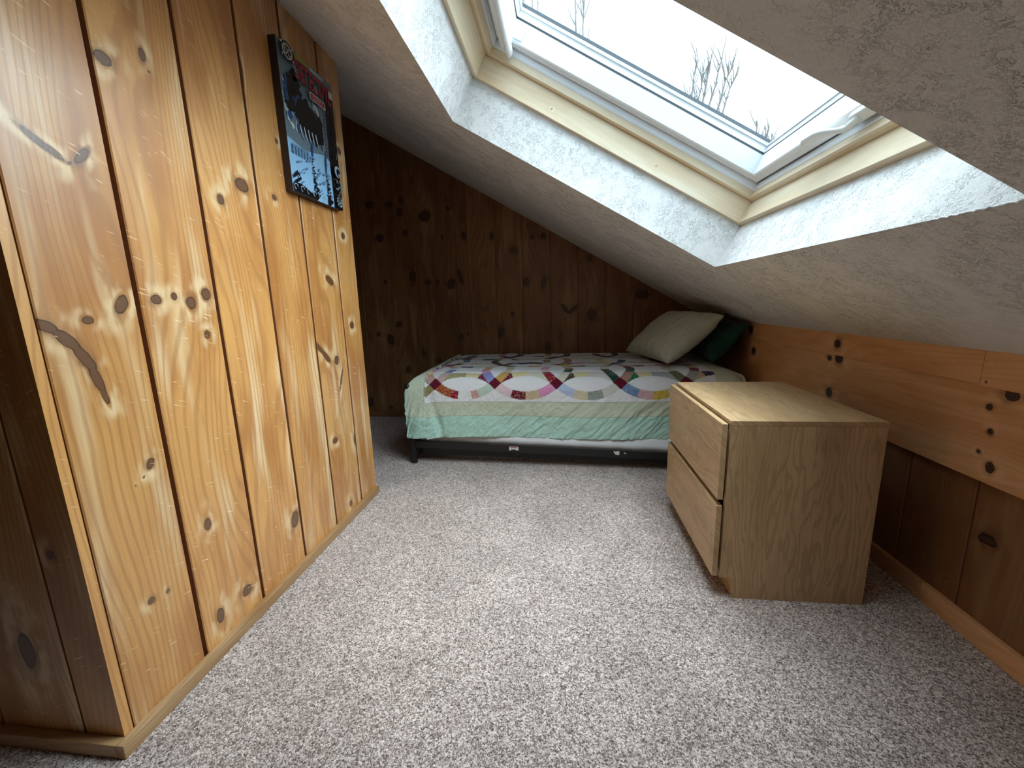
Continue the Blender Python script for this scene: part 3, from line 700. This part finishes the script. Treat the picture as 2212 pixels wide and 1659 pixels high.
# pillows
def pillow(name,P1,P2,P3,thick,mat,seed,nrm_sign=1,sag=0.0,ntab=64):
    """P1,P2 lower corners, P3 corner above P2"""
    P1,P2,P3=map(Vector,(P1,P2,P3)); eu=P1-P2; ev=P3-P2; C=P2+eu*.5+ev*.5; n=eu.cross(ev).normalized()*nrm_sign
    N=ntab; vs=[];fs=[];uv=[]
    def shp(a,b):
        # pinch edges so the four corners stick out
        k=1-.10*(1-b*b)-.0; l=1-.08*(1-a*a)
        aa=a*(1-.085*(1-b*b)**1.0*abs(a)**2) ; bb=b*(1-.085*(1-a*a)*abs(b)**2)
        f=(max(0,1-abs(a)**2.6)*max(0,1-abs(b)**2.6))**.48
        return aa,bb,f
    for side in (1,-1):
        for j in range(N+1):
            for i in range(N+1):
                a=-1+2*i/N; b=-1+2*j/N
                aa,bb,f=shp(a,b)
                w=0
                w+=.010*fbm((a*1.2+seed,b*.5,side),3,3)*f
                edge=1-min(1,f*1.6)
                w+=.012*fbm((math.atan2(b,a)*2.5+seed,f*1.2,side*2),2.4,3)*max(0,.25+edge)*min(1,f*4)
                p=C+eu*.5*aa+ev*.5*bb+n*(side*thick*.5*f+side*w)
                p+=Vector((0,0,-sag*(1-b)*.5*f))
                vs.append(p); uv.append((a,b))
    m=(N+1)**2
    for s_ in (0,1):
        for j in range(N):
            for i in range(N):
                k=s_*m+j*(N+1)+i; q=(k,k+1,k+N+2,k+N+1); fs.append(q if s_==0 else q[::-1])
    o=newmesh(name,vs,fs,mat,uv=np.array(uv),smooth=True)
    me=o.data; bm=bmesh.new(); bm.from_mesh(me); bmesh.ops.remove_doubles(bm,verts=bm.verts,dist=.0008); bmesh.ops.recalc_face_normals(bm,faces=bm.faces); bm.to_mesh(me); bm.free()
    return o
p=pillow('pillow',(.475,3.19,.615),(.635,2.60,.61),(.965,2.65,.885),.20,M_sage,1.3)
tag(p,'sage green pillow with faint stripes leaning on the dark pillow at the bed head','pillow',None)
p=pillow('pillow',(.90,3.22,.625),(.90,2.60,.61),(1.095,2.62,.835),.125,M_dkgreen,5.1)
tag(p,'dark forest green pillow standing behind the sage pillow against the knee wall','pillow',None)

# ------------------------------------------------------------------ mounted comic cover print
def poster():
    root=empty('wall_plaque',(xL+.012,1.727,1.68)); tag(root,'mounted comic cover print in blue, black and red on the pine closet wall','picture')
    # plaque hangs slightly tilted; local u runs along +y (to the right), v up
    W,H=.362,.508; xf=xL+.030
    PI_=Matrix.Translation(-root.location)
    def L(u,v,d=0): return PI_@Vector((xf+d,1.5535+u*W,1.4225+v*H+.008*0))
    bm=bmesh.new(); add_box(bm,(xL+.0005,1.5535,1.4225),(xf-.0005,1.5535+W,1.4225+H),.0025,M=PI_); bm_obj('backing_board',bm,plain('dark_brown_board_edge',(.035,.018,.015),.5),root)
    mats={}
    def mt(n,c,rough=.22):
        if n not in mats: mats[n]=plain('print_'+n,c,rough,.5)
        return n
    V=[];F=[];MI=[];names=[]
    def mi(n):
        if n not in names: names.append(n)
        return names.index(n)
    for n,c in dict(slate=(.14,.20,.24),pale=(.32,.44,.50),black=(.004,.004,.006),water=(.28,.50,.72),waterd=(.13,.25,.40),red=(.42,.015,.05),blue=(.02,.07,.20),white=(.62,.66,.68),yellow=(.30,.30,.08),grey=(.10,.12,.14),cream=(.5,.5,.46)).items(): mt(n,c)
    lay=[0]
    def poly(n,pts,lift=None):
        lay[0]+=1; d=.00003*lay[0]
        b=len(V); V.extend(L(u,v,d) for u,v in pts); F.append(list(range(b,b+len(pts)))); MI.append(mi(n))
    def ell(n,cu,cv,ru,rv,k=18,rot=0):
        poly(n,[(cu+ru*math.cos(a)*math.cos(rot)-rv*math.sin(a)*math.sin(rot),cv+(ru*math.cos(a)*math.sin(rot)+rv*math.sin(a)*math.cos(rot))) for a in [2*PI*i/k for i in range(k)]])
    def strip(n,pts,ws):
        lf=[];rt=[]
        for i,(p,w) in enumerate(zip(pts,ws)):
            q0=pts[max(0,i-1)];q1=pts[min(len(pts)-1,i+1)]; dx,dy=q1[0]-q0[0],q1[1]-q0[1]; l=math.hypot(dx,dy) or 1
            lf.append((p[0]-dy/l*w,p[1]+dx/l*w)); rt.append((p[0]+dy/l*w,p[1]-dx/l*w))
        for i in range(len(pts)-1): poly(n,[lf[i],lf[i+1],rt[i+1],rt[i]])
    rr=random.Random(4)
    poly('slate',[(0,0),(1,0),(1,1),(0,1)])
    poly('water',[(0.0,.0),(.82,.0),(.80,.40),(.30,.335),(0,.37)])
    poly('black',[(.80,0),(1,0),(1,.93),(.80,.90),(.79,.40)])
    poly('grey',[(.72,.38),(.79,.36),(.79,.72),(.74,.74)])
    for k in range(12): poly('black',[(.735,.40+k*.027),(.765,.398+k*.027),(.765,.404+k*.027),(.735,.406+k*.027)])
    # curling pale smoke shapes (generic stand-in artwork)
    for k in range(26):
        u0=rr.uniform(.02,.70); v0=rr.uniform(.40,.86); l=rr.uniform(.05,.14); an=rr.uniform(.6,2.3)
        pts=[(u0+math.cos(an+.5*j/4)*l*j/4,v0+math.sin(an+.6*j/4)*l*j/4) for j in range(5)]
        pts=[(min(max(a_,.01),.76),min(b_,.90)) for a_,b_ in pts]
        strip('pale' if k%3 else 'white',pts,[.018,.020,.014,.008,.001])
    # dark cloud masses
    def blob(n,cu,cv,ru,rv,seed,spk=.25,k=30):
        r_=random.Random(seed); poly(n,[(min(.79,max(.005,cu+ru*math.cos(a)*(1+spk*r_.uniform(-1,1)))),cv+rv*math.sin(a)*(1+spk*r_.uniform(-1,1))) for a in [2*PI*i/k for i in range(k)]])
    blob('blue',.14,.70,.12,.10,1); blob('black',.20,.73,.12,.11,2); blob('blue',.30,.60,.18,.09,3); blob('black',.40,.58,.20,.12,4,.2)
    blob('black',.50,.52,.17,.10,5,.22); blob('black',.12,.60,.10,.05,6); blob('black',.62,.56,.08,.10,8,.3)
    for u,v in ((.08,.52),(.22,.47),(.06,.64)): ell('blue',u,v,.035,.03)
    for k in range(7):
        u0=.25+.06*k; strip('black',[(u0,.52),(u0+.01,.46),(u0+.03,.40+.02*(k%2))],[.022,.014,.001])
    for k in range(5):
        u0=.24+.07*k; strip('white',[(u0,.50),(u0+.015,.45),(u0+.04,.41)],[.007,.009,.001])
    # two thin posts and their wavering reflections
    for u0,v0,v1 in ((.42,.44,.29),(.68,.42,.24)): strip('blue',[(u0+.02,v0),(u0,(v0+v1)/2),(u0-.01,v1)],[.006,.016,.007])
    for u0,vt,w in ((.40,.29,1.0),(.67,.24,1.0)):
        pts=[];ws=[]
        n=22
        for j in range(n):
            f=j/(n-1); pts.append((u0+(.012+.05*f)*math.sin(j*2.05)+.03*f,vt*(1-f)+.01)); ws.append(.004+.020*f*(.6+.4*math.sin(j*1.3)))
        strip('black',pts,ws)
    for k in range(46):
        ell('waterd',rr.uniform(.05,.76),rr.uniform(.05,.33),rr.uniform(.012,.035),rr.uniform(.004,.010),10,.3)
    for k in range(6): poly('waterd',[(.05+.05*k,.27),(.085+.05*k,.268),(.085+.05*k,.33),(.05+.05*k,.335)])
    strip('black',[(.01,.10),(.08,.14),(.13,.11),(.06,.08),(.02,.06)],[.01,.016,.014,.012,.01])
    poly('black',[(0,0),(.40,0),(.36,.03),(.25,.045),(.12,.07),(0,.06)])
    for k in range(6):
        u0=.03+.11*k; strip('pale',[(u0+.03*math.cos(a),.035+.02*math.sin(a)) for a in np.linspace(0,4.5,9)],[.0035]*9)
    # pebbly dark bank on the right with pale marks
    for k in range(46): ell('grey' if k%2 else 'pale',rr.uniform(.82,.985),rr.uniform(.02,.24),rr.uniform(.006,.016),rr.uniform(.004,.008),8)
    for k in range(5): strip('pale',[(.84+.03*k,.02),(.86+.03*k,.10)],[.003,.003])
    ell('pale',.90,.30,.07,.045); ell('black',.915,.295,.045,.033); ell('pale',.93,.28,.018,.012)
    for k in range(4): strip('grey',[(.90+.02*k,.40+.1*k),(.97,.52+.1*k)],[.006,.001])
    # banner
    poly('yellow',[(.24,.935),(.52,.945),(.50,.975),(.30,.985),(.24,.965)]); poly('pale',[(.50,.94),(.76,.945),(.76,.965),(.52,.972)])
    ell('black',.125,.935,.105,.062,28); ell('cream',.125,.935,.082,.048,28); ell('black',.125,.935,.062,.036,28)
    for u_,v_ in ((.04,.972),(.21,.972),(.04,.898),(.21,.898)): ell('white',u_,v_,.012,.008,5)
    # lettering
    def text(s,n,u0,v0,u1,v1,bold=True):
        cu=bpy.data.curves.new('t','FONT'); cu.body=s; cu.size=1; cu.offset=.02 if bold else 0
        ob=bpy.data.objects.new('t',cu); COL.objects.link(ob); dg=bpy.context.evaluated_depsgraph_get(); dg.update()
        me=bpy.data.meshes.new_from_object(ob.evaluated_get(dg)); bpy.data.objects.remove(ob)
        c=np.array([v.co[:] for v in me.vertices]); mn=c.min(0);mx=c.max(0)
        lay[0]+=1; d=.00003*lay[0]; b=len(V)
        for p_ in c: V.append(L(u0+(p_[0]-mn[0])/(mx[0]-mn[0])*(u1-u0),v0+(p_[1]-mn[1])/(mx[1]-mn[1])*(v1-v0),d))
        for f in me.polygons: F.append([b+i_ for i_ in f.vertices]); MI.append(mi(n))
        bpy.data.meshes.remove(me)
    text('DC','cream',.075,.912,.175,.958)
    text('DETECTIVE','black',.238,.797,.915,.930); text('DETECTIVE','red',.230,.803,.905,.936)
    poly('cream',[(.45,.735),(.76,.735),(.76,.79),(.45,.79)]); poly('red',[(.47,.744),(.74,.744),(.74,.781),(.47,.781)]); text('COMICS','cream',.51,.750,.70,.774,False)
    poly('white',[(.86,.86),(.94,.86),(.94,.915),(.86,.915)])
    me=newmesh('print',V,F,None,root,mats=[mats[n] for n in names],midx=MI)
    return root
poster()

# ------------------------------------------------------------------ bare trees outside, seen through the skylight
def tree(loc,stems,label,seed,zg=-3.2):
    root=empty('bare_tree',(loc[0],loc[1],zg)); tag(root,label,'tree','bare trees outside the skylight')
    IM=Matrix.Translation(-root.location); r=random.Random(seed)
    bm=bmesh.new(); base=Vector((loc[0],loc[1],zg)); fork=Vector((loc[0],loc[1],zg+2.4+loc[2]))
    tube(bm,[IM@base,IM@((base+fork)/2),IM@fork],[.16,.12,.09],8); bm_obj('trunk',bm,M_bark,root)
    bm=bmesh.new()
    for tip in stems:
        tip=Vector(tip); n=12; pts=[];rad=[]
        for k in range(n+1):
            f=k/n; p=fork.lerp(tip,f)+Vector((math.sin(f*3)*.10*(1-f)+r.uniform(-.03,.03),r.uniform(-.03,.03),0)); pts.append(IM@p); rad.append(.05*(1-f)**1.3+.010)
        tube(bm,pts,rad,5)
        for k in range(16):
            f=r.uniform(.72,.985); i=int(f*n); p=pts[i].lerp(pts[min(i+1,n)],f*n-i)
            d=Vector((r.uniform(-.5,.5),r.uniform(-.3,.3),r.uniform(.7,1.2))).normalized()*r.uniform(.10,.42)
            tube(bm,[p,p+d*.5+Vector((r.uniform(-.03,.03),0,0)),p+d],[.009,.008,.006],4)
    bm_obj('branches',bm,M_bark,root)
    return root
tree((.35,9,0),[(.26,9,6.9),(.44,9.1,6.6),(-.05,9,5.75),(.62,9,5.7)],'bare tree with tall thin twigs seen high in the skylight, beside the left sash',3)
tree((2.15,9,3.2),[(2.95,9,5.25),(3.15,9.1,5.15),(2.60,9,5.0),(2.45,9,5.2),(2.75,9.0,5.3),(3.2,9,4.95)],'bare tree with fan of straight twigs in the middle of the skylight',8)
tree((-.55,9,0),[(-.52,9,6.65),(-.42,9,6.45),(-.66,9,6.5)],'bare tree showing a few twigs in the upper left corner of the skylight',5)
tree((3.9,9,0),[(3.78,9,4.02),(3.62,9,4.15),(3.9,9.1,3.95),(4.0,9,3.85)],'bare tree whose small twig tips show at the lower right corner of the pane',6)

# ------------------------------------------------------------------ light: overcast sky through the skylight
w=bpy.data.worlds.new('overcast_sky'); scn.world=w; w.use_nodes=True
nt=w.node_tree; nt.nodes.clear()
# even overcast sky, a little bluish, with the sun's bright patch diffused behind the cloud
SUND=Vector((.74,.02,.66)).normalized(); LOBE=13.5; LN=4.0; BASE=1.9
ZEN=Vector((.08,-.05,.98)).normalized(); ZL=10.5; ZN=7.0
tc=nt.nodes.new('ShaderNodeTexCoord')
def vm(op,a,b=None):
    x=nt.nodes.new('ShaderNodeVectorMath'); x.operation=op; nt.links.new(a,x.inputs[0])
    if b is not None: x.inputs[1].default_value=b
    return x
def mm(op,a,b,clamp=False):
    x=nt.nodes.new('ShaderNodeMath'); x.operation=op; x.use_clamp=clamp; nt.links.new(a,x.inputs[0]); x.inputs[1].default_value=b; return x.outputs[0]
nv=vm('NORMALIZE',tc.outputs['Generated']); dt=vm('DOT_PRODUCT',nv.outputs[0],SUND).outputs['Value']
lob=mm('POWER',mm('MAXIMUM',dt,0.0),LN)
dz=vm('DOT_PRODUCT',nv.outputs[0],ZEN).outputs['Value']; lz=mm('MULTIPLY',mm('POWER',mm('MAXIMUM',dz,0.0),ZN),ZL)
b1=nt.nodes.new('ShaderNodeBackground'); b1.inputs[0].default_value=(.50,.78,1.0,1); b1.inputs[1].default_value=BASE
b2=nt.nodes.new('ShaderNodeBackground'); b2.inputs[0].default_value=(.81,.92,1.0,1); lsum=nt.nodes.new('ShaderNodeMath'); lsum.operation='ADD'; nt.links.new(mm('MULTIPLY',lob,LOBE),lsum.inputs[0]); nt.links.new(lz,lsum.inputs[1]); nt.links.new(lsum.outputs[0],b2.inputs[1])
ad=nt.nodes.new('ShaderNodeAddShader'); nt.links.new(b1.outputs[0],ad.inputs[0]); nt.links.new(b2.outputs[0],ad.inputs[1])
wo=nt.nodes.new('ShaderNodeOutputWorld'); nt.links.new(ad.outputs[0],wo.inputs[0])
w.cycles.sampling_method='MANUAL'; w.cycles.sample_map_resolution=512
# portal over the glass guides sky sampling
pl=bpy.data.lights.new('sky_portal','AREA'); pl.shape='RECTANGLE'; pl.size=1.2; pl.size_y=1.2; pl.cycles.is_portal=True
po=bpy.data.objects.new('sky_portal',pl); COL.objects.link(po); po.location=RP((U0+U1)/2,(Y0+Y1)/2,.47)
po.rotation_euler=Matrix((( -SU.x,0,SN.x),(0,-1,0),(-SU.z,0,SN.z))).to_euler() if False else (0,TH,0)
# weak fill light added behind the camera, standing for no actual lamp
fl=bpy.data.lights.new('fill_light','AREA'); fl.shape='DISK'; fl.size=.5; fl.energy=.3; fl.color=(1.0,.86,.72)
fo=bpy.data.objects.new('fill_light',fl); COL.objects.link(fo); fo.location=(.1,-1.7,1.2); fo.rotation_euler=(math.radians(75),0,0)

# ------------------------------------------------------------------ camera
cam=bpy.data.cameras.new('camera'); co=bpy.data.objects.new('camera',cam); COL.objects.link(co)
cam.sensor_fit='HORIZONTAL'; cam.sensor_width=36; cam.lens=906.1/2212*36; cam.clip_start=.02; cam.clip_end=200
F_=Vector((-0.11742812,0.97417262,-0.19286872)); R_=Vector((0.99307222,0.11435704,-0.02701897)); U_=Vector((0.00426524,0.19470536,0.9808525))
m=Matrix(((R_.x,U_.x,-F_.x),(R_.y,U_.y,-F_.y),(R_.z,U_.z,-F_.z))).to_4x4(); m.translation=Vector((0,0,1.0)); co.matrix_world=m
scn.camera=co
vs=scn.view_settings; vs.view_transform='Standard'; vs.look='None'; vs.exposure=0.21; vs.gamma=1.0; vs.use_curve_mapping=False
scn.cycles.use_adaptive_sampling=True; scn.cycles.adaptive_threshold=.04; scn.cycles.max_bounces=6; scn.cycles.diffuse_bounces=4; scn.cycles.glossy_bounces=2; scn.cycles.transparent_max_bounces=6
